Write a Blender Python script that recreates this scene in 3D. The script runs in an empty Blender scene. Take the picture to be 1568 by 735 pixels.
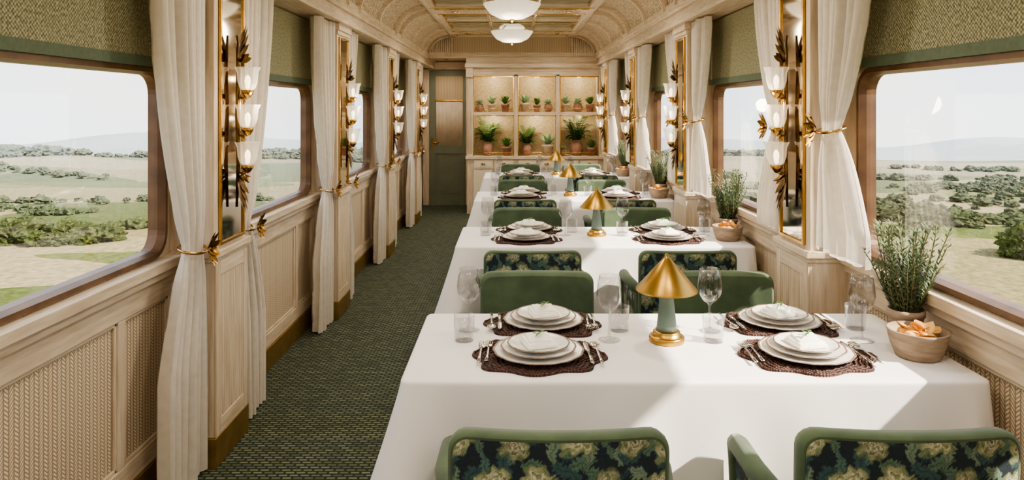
import bpy, bmesh, math, random
import numpy as np
from mathutils import Vector, Matrix, noise
random.seed(7); np.random.seed(7)
S=bpy.context.scene
PI=math.pi
# ------------------------------------------------------------------ materials
def newmat(name):
    m=bpy.data.materials.new(name); m.use_nodes=True
    nt=m.node_tree; nt.nodes.clear()
    return m,nt,nt.nodes,nt.links
def N(nt,t,**kw):
    n=nt.nodes.new(t)
    for k,v in kw.items(): setattr(n,k,v)
    return n
def c4(c): return (c[0],c[1],c[2],1.0)
def srgb(r,g,b):
    f=lambda v:(v/255/12.92) if v/255<=.04045 else ((v/255+.055)/1.055)**2.4
    return (f(r),f(g),f(b))
def ramp(nt,stops,interp='LINEAR'):
    n=nt.nodes.new('ShaderNodeValToRGB'); cr=n.color_ramp; cr.interpolation=interp
    while len(cr.elements)<len(stops): cr.elements.new(.5)
    for e,(p,c) in zip(cr.elements,stops): e.position=p; e.color=c4(c)
    return n
def principled(nt,rough=.5,metal=0,transl=0,**kw):
    b=nt.nodes.new('ShaderNodeBsdfPrincipled'); o=nt.nodes.new('ShaderNodeOutputMaterial')
    b.inputs['Roughness'].default_value=rough; b.inputs['Metallic'].default_value=metal
    for k,v in kw.items(): b.inputs[k.replace('_',' ')].default_value=v
    if transl:
        t=nt.nodes.new('ShaderNodeBsdfTranslucent'); t.inputs[0].default_value=(.85,.79,.68,1); mx=nt.nodes.new('ShaderNodeMixShader'); mx.inputs[0].default_value=transl
        nt.links.new(b.outputs[0],mx.inputs[1]); nt.links.new(t.outputs[0],mx.inputs[2]); nt.links.new(mx.outputs[0],o.inputs[0])
    else: nt.links.new(b.outputs[0],o.inputs[0])
    return b
def math_(nt,op,a,b=None,c=None):
    n=nt.nodes.new('ShaderNodeMath'); n.operation=op
    for i,x in enumerate((a,b,c)):
        if x is None: continue
        if isinstance(x,(int,float)): n.inputs[i].default_value=x
        else: nt.links.new(x,n.inputs[i])
    return n.outputs[0]
def coords(nt,scale=(1,1,1),rot=(0,0,0)):
    t=nt.nodes.new('ShaderNodeTexCoord'); m=nt.nodes.new('ShaderNodeMapping')
    m.inputs['Scale'].default_value=scale; m.inputs['Rotation'].default_value=rot
    nt.links.new(t.outputs['Object'],m.inputs[0]); return m.outputs[0]
def noisy(name,ca,cb,scale=20,rough=.5,metal=0,stretch=(1,1,1),bump=0,bscale=None,detail=4,lo=.3,hi=.7,transl=0,**kw):
    m,nt,nd,lk=newmat(name); b=principled(nt,rough,metal,transl,**kw)
    co=coords(nt,stretch); n=N(nt,'ShaderNodeTexNoise'); n.inputs['Scale'].default_value=scale; n.inputs['Detail'].default_value=detail
    lk.new(co,n.inputs['Vector']); r=ramp(nt,[(lo,ca),(hi,cb)]); lk.new(n.outputs[0],r.inputs[0]); lk.new(r.outputs[0],b.inputs['Base Color'])
    if bump:
        n2=N(nt,'ShaderNodeTexNoise'); n2.inputs['Scale'].default_value=bscale or scale; n2.inputs['Detail'].default_value=5
        lk.new(co,n2.inputs['Vector'])
        bp=N(nt,'ShaderNodeBump'); bp.inputs['Strength'].default_value=bump; bp.inputs['Distance'].default_value=.01
        lk.new(n2.outputs[0],bp.inputs['Height']); lk.new(bp.outputs[0],b.inputs['Normal'])
    return m
M={}
wa,wb=srgb(190,169,142),srgb(220,203,179)
M['wood']=noisy('whitewashed_oak',wa,wb,9,.5,stretch=(6,6,.6),bump=.08,bscale=25)
M['woodh']=noisy('whitewashed_oak_horizontal',wa,wb,9,.45,stretch=(6,.6,6),bump=.08,bscale=25)
M['woodx']=noisy('whitewashed_oak_cross',wa,wb,9,.45,stretch=(.6,6,6),bump=.08,bscale=25)
M['cream']=noisy('cream_paint',srgb(222,208,182),srgb(232,219,195),5,.5)
M['brass']=noisy('brass',srgb(172,134,72),srgb(206,168,102),14,.22,1.0)
M['lampbrass']=noisy('brushed_lamp_brass',srgb(164,128,64),srgb(192,154,84),14,.34,1.0)
M['brassdull']=noisy('aged_brass',srgb(132,106,58),srgb(156,128,74),14,.4,.6)
M['bronze']=noisy('bronze_frame',srgb(84,60,40),srgb(112,82,56),10,.4,.2)
M['darkbronze']=noisy('dark_bronze_leaf',srgb(74,54,30),srgb(150,114,64),30,.3,.9)
M['mirror']=noisy('antique_mirror',(.62,.55,.44),(.78,.71,.60),3,.05,1.0)
M['ceilmirror']=noisy('ceiling_mirror',(.36,.43,.38),(.48,.55,.48),2,.04,1.0)
M['velvet']=noisy('green_velvet',srgb(58,72,52),srgb(86,102,74),7,.85,detail=5,bump=.05,bscale=120,Sheen_Weight=.15)
M['curtain']=noisy('linen_curtain',srgb(212,202,188),srgb(224,215,202),30,.85,stretch=(1,1,1),bump=.05,bscale=300,transl=.16)
M['cloth']=noisy('white_tablecloth',srgb(230,225,222),srgb(238,233,230),3,.75,bump=.06,bscale=500)
M['porcelain']=noisy('porcelain',srgb(220,215,208),srgb(232,227,220),30,.2)
M['porcelain_rim']=noisy('porcelain_rim',srgb(84,66,52),srgb(136,116,98),120,.35)
M['napkin']=noisy('napkin',srgb(240,236,222),srgb(250,247,238),40,.8)
M['steel']=noisy('silverware',(.52,.47,.40),(.70,.65,.58),30,.2,1.0)
M['sage']=noisy('sage_ceramic',srgb(98,116,106),srgb(118,134,122),12,.35)
M['doorgreen']=noisy('sage_door_paint',srgb(112,116,98),srgb(124,128,108),4,.45)
M['terracotta']=noisy('terracotta',srgb(136,98,80),srgb(166,126,104),16,.8,bump=.1)
M['paleclay']=noisy('pale_clay',srgb(176,156,132),srgb(204,186,162),16,.8,bump=.1)
M['stone']=noisy('stoneware_bowl',srgb(132,112,92),srgb(164,144,122),18,.8,stretch=(1,1,4),bump=.15)
M['bread']=noisy('golden_crisps',srgb(208,140,62),srgb(240,198,120),30,.6,bump=.2)
M['soil']=noisy('soil',(.03,.02,.012),(.07,.045,.03),60,.95)
M['leafR']=noisy('rosemary_leaf',srgb(66,90,62),srgb(120,138,100),30,.6)
M['leafF']=noisy('fern_leaf',srgb(40,84,34),srgb(92,138,60),20,.55)
M['leafS']=noisy('succulent_leaf',srgb(104,144,104),srgb(170,196,150),20,.5)
M['stem']=noisy('stem',srgb(96,84,56),srgb(120,104,70),20,.7)
M['darkwood']=noisy('dark_wood_leg',srgb(70,48,32),srgb(94,66,44),10,.5,stretch=(5,5,1))
M['wallout']=noisy('outer_shell',(.5,.47,.42),(.55,.5,.45),4,.7)
M['shadehem']=noisy('shade_hem',srgb(94,108,90),srgb(108,122,102),60,.8,transl=.08)
def chevron(name,axis,pitch,cols,rough=.65,bump=.3,slope=1.5):
    m,nt,nd,lk=newmat(name); b=principled(nt,rough)
    t=N(nt,'ShaderNodeTexCoord'); s=N(nt,'ShaderNodeSeparateXYZ'); lk.new(t.outputs['Object'],s.inputs[0])
    h=s.outputs[axis[0]]; v=s.outputs[axis[1]]
    u=math_(nt,'MULTIPLY',h,1/pitch)
    col=math_(nt,'FLOOR',u); par=math_(nt,'FLOORED_MODULO',col,2.0)
    sg=math_(nt,'MULTIPLY_ADD',par,2.0,-1.0)
    fr=math_(nt,'FRACT',u)
    d=math_(nt,'MULTIPLY',math_(nt,'SUBTRACT',fr,.5),sg)
    w=math_(nt,'MULTIPLY',v,1/(pitch*.6))
    w2=math_(nt,'MULTIPLY_ADD',d,slope,w)
    st=math_(nt,'FRACT',w2)
    tri=math_(nt,'ABSOLUTE',math_(nt,'SUBTRACT',st,.5))
    e=math_(nt,'ABSOLUTE',math_(nt,'SUBTRACT',fr,.5))
    mx=math_(nt,'MAXIMUM',tri,math_(nt,'MULTIPLY',e,.92))
    r=ramp(nt,[(0,cols[0]),(.28,cols[1]),(.46,cols[2])]); lk.new(mx,r.inputs[0])
    lk.new(r.outputs[0],b.inputs['Base Color'])
    bp=N(nt,'ShaderNodeBump'); bp.invert=True; bp.inputs['Strength'].default_value=bump; bp.inputs['Distance'].default_value=.004
    lk.new(mx,bp.inputs['Height']); lk.new(bp.outputs[0],b.inputs['Normal'])
    return m
M['cane']=chevron('cane_herringbone',(1,2),.022,[srgb(236,222,200),srgb(214,196,168),srgb(142,114,86)],bump=.4)
M['canex']=chevron('cane_herringbone_cross',(0,2),.025,[srgb(216,198,168),srgb(198,178,144),srgb(148,122,90)])
def weave(name,sc,cols,rough=.8,bump=.3,axes=(1,2),transl=0,nsc=60,namp=1.0):
    m,nt,nd,lk=newmat(name); b=principled(nt,rough,0,transl)
    t=N(nt,'ShaderNodeTexCoord'); s=N(nt,'ShaderNodeSeparateXYZ'); lk.new(t.outputs['Object'],s.inputs[0])
    a=math_(nt,'SINE',math_(nt,'MULTIPLY',s.outputs[axes[0]],sc)); c=math_(nt,'SINE',math_(nt,'MULTIPLY',s.outputs[axes[1]],sc))
    p=math_(nt,'MULTIPLY',a,c); q=math_(nt,'MULTIPLY_ADD',p,.35,.5)
    n=N(nt,'ShaderNodeTexNoise'); n.inputs['Scale'].default_value=nsc; lk.new(t.outputs['Object'],n.inputs['Vector'])
    q2=math_(nt,'MULTIPLY_ADD',math_(nt,'SUBTRACT',n.outputs[0],.5),namp,q)
    r=ramp(nt,[(.15,cols[0]),(.5,cols[1]),(.85,cols[2])]); lk.new(q2,r.inputs[0]); lk.new(r.outputs[0],b.inputs['Base Color'])
    bp=N(nt,'ShaderNodeBump'); bp.inputs['Strength'].default_value=bump; bp.inputs['Distance'].default_value=.003
    lk.new(q2,bp.inputs['Height']); lk.new(bp.outputs[0],b.inputs['Normal'])
    return m
M['shade']=weave('woven_green_shade',430,[srgb(98,102,76),srgb(156,156,124),srgb(212,206,176)],transl=.2,nsc=90,namp=1.5)
M['covepanel']=weave('woven_ceiling_panel',130,[srgb(120,100,74),srgb(190,172,142),srgb(232,218,194)],axes=(1,0),bump=.8,nsc=50,namp=1.3)
M['placemat']=weave('brown_woven_placemat',620,[srgb(28,13,9),srgb(60,31,22),srgb(100,60,44)],.6,.8,axes=(0,1))
M['cabback']=weave('gold_cabinet_back',330,[srgb(146,126,90),srgb(186,166,124),srgb(216,198,158)],.5,.2,axes=(0,2))
def carpet():
    m,nt,nd,lk=newmat('green_woven_carpet'); b=principled(nt,.95)
    co=coords(nt,(1,1,1)); br=N(nt,'ShaderNodeTexBrick'); br.offset=.5
    br.inputs['Scale'].default_value=1; br.inputs['Brick Width'].default_value=.046; br.inputs['Row Height'].default_value=.022
    br.inputs['Mortar Size'].default_value=.0064; br.inputs['Mortar Smooth'].default_value=.25
    br.inputs['Color1'].default_value=c4(srgb(84,90,70)); br.inputs['Color2'].default_value=c4(srgb(126,128,104)); br.inputs['Mortar'].default_value=c4(srgb(36,46,33))
    lk.new(co,br.inputs['Vector'])
    n=N(nt,'ShaderNodeTexNoise'); n.inputs['Scale'].default_value=220; lk.new(co,n.inputs['Vector'])
    mx=N(nt,'ShaderNodeMix',data_type='RGBA',blend_type='MULTIPLY'); mx.inputs[0].default_value=.6
    lk.new(br.outputs[0],mx.inputs[6]); r=ramp(nt,[(.3,(.45,.45,.45)),(.7,(1.2,1.2,1.2))]); lk.new(n.outputs[0],r.inputs[0]); lk.new(r.outputs[0],mx.inputs[7])
    lk.new(mx.outputs[2],b.inputs['Base Color'])
    bp=N(nt,'ShaderNodeBump'); bp.invert=True; bp.inputs['Strength'].default_value=.5; bp.inputs['Distance'].default_value=.005
    lk.new(br.outputs['Fac'],bp.inputs['Height']); lk.new(bp.outputs[0],b.inputs['Normal'])
    return m
M['carpet']=carpet()
def vcol(name):
    m,nt,nd,lk=newmat(name); b=principled(nt,.8)
    a=N(nt,'ShaderNodeVertexColor',layer_name='Col')
    n=N(nt,'ShaderNodeTexNoise'); n.inputs['Scale'].default_value=260
    t=N(nt,'ShaderNodeTexCoord'); lk.new(t.outputs['Object'],n.inputs['Vector'])
    r=ramp(nt,[(.3,(.6,.6,.6)),(.7,(1.15,1.15,1.15))]); lk.new(n.outputs[0],r.inputs[0])
    mx=N(nt,'ShaderNodeMix',data_type='RGBA',blend_type='MULTIPLY'); mx.inputs[0].default_value=.8
    lk.new(a.outputs[0],mx.inputs[6]); lk.new(r.outputs[0],mx.inputs[7]); lk.new(mx.outputs[2],b.inputs['Base Color'])
    bp=N(nt,'ShaderNodeBump'); bp.inputs['Strength'].default_value=.3; bp.inputs['Distance'].default_value=.002
    lk.new(n.outputs[0],bp.inputs['Height']); lk.new(bp.outputs[0],b.inputs['Normal'])
    return m
M['tapestry']=vcol('floral_tapestry')
def thinglass(name,tint=(1,1,1),lo=.04,hi=.75,power=3.0,gcol=(1,1,1)):
    m,nt,nd,lk=newmat(name); o=N(nt,'ShaderNodeOutputMaterial')
    tr=N(nt,'ShaderNodeBsdfTransparent'); tr.inputs[0].default_value=c4(tint)
    gl=N(nt,'ShaderNodeBsdfGlossy'); gl.inputs['Roughness'].default_value=.02; gl.inputs[0].default_value=c4(gcol)
    lw=N(nt,'ShaderNodeLayerWeight'); lw.inputs[0].default_value=.5
    p=math_(nt,'POWER',lw.outputs['Facing'],power); f=math_(nt,'MULTIPLY_ADD',p,hi-lo,lo)
    mx=N(nt,'ShaderNodeMixShader'); lk.new(f,mx.inputs[0]); lk.new(tr.outputs[0],mx.inputs[1]); lk.new(gl.outputs[0],mx.inputs[2]); lk.new(mx.outputs[0],o.inputs[0])
    return m
M['glass']=thinglass('clear_glass',(.90,.90,.90),.03,.6,3.0)
M['pane']=thinglass('window_glass',(.97,.98,.97),.04,.6,2.6)
def emis(name,col,strength,transp=0,bc=(240,236,224)):
    m,nt,nd,lk=newmat(name); b=principled(nt,.15)
    b.inputs['Base Color'].default_value=c4(srgb(*bc)); b.inputs['Emission Color'].default_value=c4(col); b.inputs['Emission Strength'].default_value=strength
    if transp:
        o=[n for n in nt.nodes if n.type=='OUTPUT_MATERIAL'][0]; tr=N(nt,'ShaderNodeBsdfTransparent'); mx=N(nt,'ShaderNodeMixShader')
        lw=N(nt,'ShaderNodeLayerWeight'); lw.inputs[0].default_value=.5
        f=math_(nt,'MULTIPLY_ADD',lw.outputs['Facing'],transp,1-transp); f.node.use_clamp=True
        lk.new(f,mx.inputs[0]); lk.new(tr.outputs[0],mx.inputs[1]); lk.new(b.outputs[0],mx.inputs[2]); lk.new(mx.outputs[0],o.inputs[0])
    return m
M['lampglass']=emis('clear_fluted_lamp_glass',(1,.84,.62),.30,.74)
M['lampbulb']=emis('warm_bulb',(1,.78,.48),4)
M['bowlglass']=emis('alabaster_bowl_glass',(1,.88,.68),.6)
M['bulb']=emis('downlight_bulb',(1,.88,.7),10)
M['ledstrip']=emis('warm_led_strip',(1,.88,.68),5)
M['reedglass']=noisy('reeded_glass',srgb(214,196,172),srgb(230,214,192),10,.3)
def terrain_mat():
    m,nt,nd,lk=newmat('farmland_fields'); b=principled(nt,1.0); b.inputs['Specular IOR Level'].default_value=0
    t=N(nt,'ShaderNodeTexCoord'); mp=N(nt,'ShaderNodeMapping'); mp.inputs['Scale'].default_value=(.016,.05,0)
    lk.new(t.outputs['Object'],mp.inputs[0])
    nz=N(nt,'ShaderNodeTexNoise'); nz.inputs['Scale'].default_value=1.3; lk.new(mp.outputs[0],nz.inputs['Vector'])
    va=N(nt,'ShaderNodeVectorMath',operation='MULTIPLY_ADD'); lk.new(nz.outputs[1],va.inputs[0]); va.inputs[1].default_value=(.6,.6,0); lk.new(mp.outputs[0],va.inputs[2])
    v=N(nt,'ShaderNodeTexVoronoi'); v.inputs['Scale'].default_value=1.0; lk.new(va.outputs[0],v.inputs['Vector'])
    s=N(nt,'ShaderNodeSeparateColor'); lk.new(v.outputs['Color'],s.inputs[0])
    g=.34
    def q(r_,g_,b_): c=srgb(r_,g_,b_); return tuple(x*g for x in c)
    r=ramp(nt,[(0,q(208,194,152)),(.25,q(228,210,172)),(.42,q(140,152,98)),(.6,q(210,194,152)),(.75,q(158,166,110)),(.9,q(182,178,128))],'CONSTANT'); lk.new(s.outputs[0],r.inputs[0])
    n2=N(nt,'ShaderNodeTexNoise'); n2.inputs['Scale'].default_value=1.1; n2.inputs['Detail'].default_value=12; n2.inputs['Roughness'].default_value=.65; lk.new(t.outputs['Object'],n2.inputs['Vector'])
    r2=ramp(nt,[(.32,(.42,.45,.32)),(.66,(1.15,1.10,.98))]); lk.new(n2.outputs[0],r2.inputs[0])
    mx=N(nt,'ShaderNodeMix',data_type='RGBA',blend_type='MULTIPLY'); mx.inputs[0].default_value=.85; lk.new(r.outputs[0],mx.inputs[6]); lk.new(r2.outputs[0],mx.inputs[7])
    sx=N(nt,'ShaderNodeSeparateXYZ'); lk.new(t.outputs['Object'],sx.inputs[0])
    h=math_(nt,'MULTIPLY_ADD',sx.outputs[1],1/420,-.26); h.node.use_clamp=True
    mhaze=N(nt,'ShaderNodeMix',data_type='RGBA'); lk.new(h,mhaze.inputs[0]); lk.new(mx.outputs[2],mhaze.inputs[6]); mhaze.inputs[7].default_value=(.30,.335,.36,1)  # distance haze painted into the field colour, stronger further along the line
    lk.new(mhaze.outputs[2],b.inputs['Base Color']); return m
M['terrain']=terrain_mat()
def tree_mat():
    m,nt,nd,lk=newmat('hedgerow_foliage'); b=principled(nt,1.0); b.inputs['Specular IOR Level'].default_value=0
    t=N(nt,'ShaderNodeTexCoord')
    n=N(nt,'ShaderNodeTexNoise'); n.inputs['Scale'].default_value=2.4; n.inputs['Detail'].default_value=10; n.inputs['Roughness'].default_value=.75; lk.new(t.outputs['Object'],n.inputs['Vector'])
    g=.34
    r=ramp(nt,[(.36,tuple(x*.2 for x in srgb(58,70,34))),(.5,tuple(x*g for x in srgb(92,104,54))),(.66,tuple(x*g for x in srgb(166,166,106)))]); lk.new(n.outputs[0],r.inputs[0])
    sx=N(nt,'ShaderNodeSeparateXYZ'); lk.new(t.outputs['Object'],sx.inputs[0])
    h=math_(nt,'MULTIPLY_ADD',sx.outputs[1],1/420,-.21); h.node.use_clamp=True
    mhaze=N(nt,'ShaderNodeMix',data_type='RGBA'); lk.new(h,mhaze.inputs[0]); lk.new(r.outputs[0],mhaze.inputs[6]); mhaze.inputs[7].default_value=(.25,.29,.29,1)  # pale haze blended into the foliage colour as distance grows
    lk.new(mhaze.outputs[2],b.inputs['Base Color']); return m
M['tree']=tree_mat()
# ------------------------------------------------------------------ mesh builder
class MB:
    def __init__(s): s.v=[];s.f=[];s.m=[];s.sm=[];s.mats=[]
    def mi(s,k):
        if k not in s.mats: s.mats.append(k)
        return s.mats.index(k)
    def add(s,vs,fs,mat,smooth=False,X=None):
        o=len(s.v)
        if X is not None: vs=[X@Vector(p) for p in vs]
        s.v.extend([tuple(p) for p in vs]); i=s.mi(mat)
        for f in fs: s.f.append(tuple(o+k for k in f)); s.m.append(i); s.sm.append(smooth)
    def box(s,x0,x1,y0,y1,z0,z1,mat,X=None):
        if x0>x1:x0,x1=x1,x0
        if y0>y1:y0,y1=y1,y0
        vs=[(x,y,z) for z in (z0,z1) for y in (y0,y1) for x in (x0,x1)]
        s.add(vs,[(0,2,3,1),(4,5,7,6),(0,1,5,4),(2,6,7,3),(0,4,6,2),(1,3,7,5)],mat,False,X)
    def rbox(s,x0,x1,y0,y1,z0,z1,r,mat,seg=3,X=None):
        bm=bmesh.new(); bmesh.ops.create_cube(bm,size=1)
        for v in bm.verts: v.co=Vector(((x0+x1)/2+v.co.x*abs(x1-x0),(y0+y1)/2+v.co.y*abs(y1-y0),(z0+z1)/2+v.co.z*(z1-z0)))
        bmesh.ops.bevel(bm,geom=bm.edges[:],offset=r,segments=seg,profile=.5,affect='EDGES')
        bm.verts.index_update()
        s.add([v.co.copy() for v in bm.verts],[[v.index for v in f.verts] for f in bm.faces],mat,True,X); bm.free()
    def lathe(s,prof,n,mat,c=(0,0,0),smooth=True,X=None,mod=None,cap=True):
        vs=[];fs=[]
        for r,z in prof:
            for i in range(n):
                a=2*PI*i/n; rr=r*(mod(a,r,z) if mod else 1)
                vs.append((c[0]+rr*math.cos(a),c[1]+rr*math.sin(a),c[2]+z))
        for j in range(len(prof)-1):
            for i in range(n):
                k=(i+1)%n; fs.append((j*n+i,j*n+k,(j+1)*n+k,(j+1)*n+i))
        if cap:
            if prof[0][0]>1e-5: fs.append(tuple(reversed(range(n))))
            if prof[-1][0]>1e-5: fs.append(tuple((len(prof)-1)*n+i for i in range(n)))
        s.add(vs,fs,mat,smooth,X)
    def tube(s,path,rad,n,mat,flat=1.0,X=None,closed=False):
        P=[Vector(p) for p in path]; vs=[];fs=[]; L=len(P)
        up=Vector((0,0,1))
        for i,p in enumerate(P):
            if closed: t=(P[(i+1)%L]-P[i-1])
            else: t=(P[min(i+1,L-1)]-P[max(i-1,0)])
            t=t.normalized() if t.length>1e-9 else Vector((0,0,1))
            a=t.cross(up)
            if a.length<.05: a=t.cross(Vector((0,1,0)))
            a.normalize(); b=a.cross(t); r=rad[i] if isinstance(rad,(list,tuple)) else rad
            for k in range(n):
                q=2*PI*k/n; vs.append(p+a*(r*math.cos(q))+b*(r*flat*math.sin(q)))
        R=L if closed else L-1
        for i in range(R):
            j=(i+1)%L
            for k in range(n):
                l=(k+1)%n; fs.append((i*n+k,i*n+l,j*n+l,j*n+k))
        if not closed: fs.append(tuple(reversed(range(n)))); fs.append(tuple((L-1)*n+k for k in range(n)))
        s.add(vs,fs,mat,True,X)
    def grid(s,P,mat,smooth=True,closed=False,X=None):
        a=len(P);b=len(P[0]); vs=[p for r in P for p in r]; fs=[]
        for i in range(a-1):
            for j in range(b if closed else b-1):
                k=(j+1)%b; fs.append((i*b+j,i*b+k,(i+1)*b+k,(i+1)*b+j))
        s.add(vs,fs,mat,smooth,X)
    def leaf(s,p,d,nrm,L,W,mat,curl=.15,X=None):
        d=Vector(d).normalized(); nr=Vector(nrm); a=d.cross(nr); 
        if a.length<.01: a=d.cross(Vector((.3,.5,.8)))
        a.normalize(); nr=a.cross(d).normalized(); p=Vector(p); rows=[]
        for t,w in ((0,.15),(.25,.8),(.5,1),(.78,.65),(1,.03)):
            q=p+d*(L*t)+nr*(curl*L*(t*t))*1.0
            rows.append([q-a*(W*w/2)+nr*W*.12*w,q,q+a*(W*w/2)+nr*W*.12*w])
        s.grid(rows,mat,True,X=X)
    def mesh(s,name,recalc=True):
        me=bpy.data.meshes.new(name); me.from_pydata(s.v,[],s.f)
        for k in s.mats: me.materials.append(M[k])
        me.polygons.foreach_set('material_index',s.m); me.polygons.foreach_set('use_smooth',s.sm)
        me.update()
        if recalc:
            bm=bmesh.new(); bm.from_mesh(me); bmesh.ops.recalc_face_normals(bm,faces=bm.faces[:]); bm.to_mesh(me); bm.free()
        return me
    def obj(s,name,loc=(0,0,0),rot=0,bevel=0,recalc=True,parent=None):
        o=bpy.data.objects.new(name,s.mesh(name,recalc)); S.collection.objects.link(o); o.location=loc; o.rotation_euler=(0,0,rot)
        if bevel:
            b=o.modifiers.new('bevel','BEVEL'); b.width=bevel; b.segments=2; b.limit_method='ANGLE'; b.angle_limit=math.radians(50)
        if parent: o.parent=parent
        return o
def inst(o,name,loc,rot=0,sc=None):
    n=bpy.data.objects.new(name,o.data); S.collection.objects.link(n); n.location=loc; n.rotation_euler=(0,0,rot)
    if sc: n.scale=(sc,)*3
    return n
# ------------------------------------------------------------------ dimensions
Y0,Y1=-2.0,11.4
PIL=[3.24+2.15*k for k in range(-2,4)]      # pilaster centres
PW=.18
XW=1.47; XP=1.28; XO=1.53
WC=[p-1.075 for p in PIL]                     # window centres
WH=.85
TB=[2.78+2.02*k for k in range(4)]            # table back edge
TD=.70; TX0,TX1=-.33,1.41
b=MB(); b.box(-1.53,1.53,Y0,Y1+.1,-.08,0,'carpet'); b.obj('floor')
# walls
for side,s in (('left',-1),('right',1)):
    b=MB()
    b.box(s*XW,s*XO,Y0,Y1,0,.885,'wood')
    b.box(s*XW,s*XO,Y0,Y1,1.69,2.40,'wood')
    edges=[Y0]
    for c in WC: edges+= [c-WH,c+WH]
    edges.append(Y1)
    for i in range(0,len(edges),2):
        a_,b_=max(edges[i],Y0),edges[i+1]
        if b_>a_: b.box(s*XW,s*XO,a_,b_,.885,1.69,'wood')
    b.obj('wall_'+side)
    b=MB()
    spans=[]
    prev=Y0
    for p in PIL: spans.append((prev,p-PW)); prev=p+PW
    spans.append((prev,Y1))
    for a,c in spans:
        if c-a<.1: continue
        b.box(s*1.405,s*1.49,a,c,.885,.925,'woodh')
        b.box(s*1.425,s*XW,a,c,.85,.885,'woodh')
        b.box(s*1.445,s*XW,a,c,.76,.85,'woodh')
        b.box(s*1.445,s*XW,a,c,.13,.21,'woodh')
        b.box(s*1.435,s*XW,a,c,0,.13,'brassdull')
        b.box(s*1.445,s*XW,a,a+.06,.21,.76,'wood'); b.box(s*1.445,s*XW,c-.06,c,.21,.76,'wood')
        cuts=[a+.06]
        if c-a>1.2:
            for q in (a+.42,c-.42):
                b.box(s*1.445,s*XW,q-.025,q+.025,.21,.76,'wood'); cuts+=[q-.025,q+.025]
        cuts.append(c-.06)
        for i in range(0,len(cuts),2):
            y0,y1=cuts[i],cuts[i+1]
            b.box(s*1.462,s*XW,y0,y1,.21,.76,'cane')
            for yy in (y0,y1-.014): b.box(s*1.452,s*1.462,yy,yy+.014,.21,.76,'wood')
            for zz in (.21,.746): b.box(s*1.452,s*1.462,y0,y1,zz,zz+.014,'woodh')
    b.obj('trim_dado_'+side,bevel=.003)
    b=MB()
    b.box(s*1.24,s*XO,Y0,Y1,2.18,2.30,'woodh'); b.box(s*1.215,s*1.26,Y0,Y1,2.265,2.315,'woodh'); b.box(s*1.225,s*1.26,Y0,Y1,2.17,2.20,'woodh')
    b.box(s*1.205,s*1.225,Y0,Y1,2.29,2.305,'woodh')
    b.obj('trim_cornice_'+side,bevel=.004)
    for p in PIL:
        b=MB(); y0,y1=p-PW,p+PW
        b.box(s*XP,s*1.475,y0,y1,.13,2.18,'wood')
        b.box(s*(XP-.012),s*1.475,y0-.012,y1+.012,0,.13,'brassdull')
        b.box(s*(XP-.022),s*1.475,y0-.02,y1+.02,.905,.935,'woodh'); b.box(s*(XP-.01),s*1.475,y0-.01,y1+.01,.885,.905,'woodh')
        b.box(s*(XP-.022),s*1.475,y0-.02,y1+.02,2.12,2.18,'woodh'); b.box(s*(XP-.01),s*1.475,y0-.01,y1+.01,2.09,2.12,'woodh')
        for yy in (y0,y1-.045): b.box(s*(XP-.01),s*XP,yy,yy+.045,.13,.885,'wood')
        for zz in ((.13,.2),(.82,.885)): b.box(s*(XP-.01),s*XP,y0+.045,y1-.045,zz[0],zz[1],'woodh')
        n=11; w=(2*PW-.09)/n
        for i in range(n):
            yc=y0+.045+w*(i+.5)
            pr=[(s*(XP-.009*math.sin(a)),yc+w*.48*math.cos(a)) for a in np.linspace(0,PI,7)]
            b.grid([[(x,y,.2) for x,y in pr],[(x,y,.82) for x,y in pr]],'wood')
        b.obj('trim_pilaster',bevel=.003,recalc=True)
        b=MB(); m0,m1=p-.125,p+.125
        b.box(s*(XP-.006),s*(XP-.001),m0,m1,.965,2.06,'mirror')
        for yy in (m0-.014,m1): b.box(s*(XP-.014),s*(XP-.001),yy,yy+.014,.951,2.074,'brass')
        for zz in (.951,2.06): b.box(s*(XP-.014),s*(XP-.001),m0,m1,zz,zz+.014,'brass')
        b.obj('wall_mirror',bevel=.002)
# ---- windows
def rrect(hw,hh,r,n=6):
    pts=[]
    for cx,cz,a0 in ((hw-r,hh-r,0),(-hw+r,hh-r,90),(-hw+r,-hh+r,180),(hw-r,-hh+r,270)):
        for i in range(n+1):
            a=math.radians(a0+90*i/n); pts.append((cx+r*math.cos(a),cz+r*math.sin(a)))
    return pts
wi=0
zc=(.925+1.72)/2; hh=(1.72-.925)/2
for s in (-1,1):
    for c in WC:
        wi+=1; b=MB()
        outer=rrect(WH+.004,hh+.0,.012); r1=rrect(WH-.008,hh-.008,.10); r2=rrect(WH-.026,hh-.026,.085); r3=rrect(WH-.034,hh-.034,.08)
        b.grid([[(s*1.468,c+y,zc+z) for y,z in outer],[(s*1.462,c+y,zc+z) for y,z in r1]],'wood',False,closed=True)
        loops=[[(s*1.462,c+y,zc+z) for y,z in r1],[(s*1.454,c+y,zc+z) for y,z in r1],[(s*1.454,c+y,zc+z) for y,z in r2],[(s*1.485,c+y,zc+z) for y,z in r3],[(s*1.525,c+y,zc+z) for y,z in r3],[(s*1.525,c+y,zc+z) for y,z in outer]]
        b.grid(loops,'bronze',False,closed=True)
        g=rrect(WH-.03,hh-.03,.08)
        b.add([(s*1.50,c+y,zc+z) for y,z in g],[tuple(range(len(g)))],'pane')
        b.obj('window_%d'%wi)
        b=MB()
        b.box(s*1.445,s*1.450,c-.88,c+.88,1.755,2.168,'shade')
        b.box(s*1.441,s*1.453,c-.88,c+.88,1.715,1.755,'shadehem')
        b.obj('roller_shade')
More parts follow.
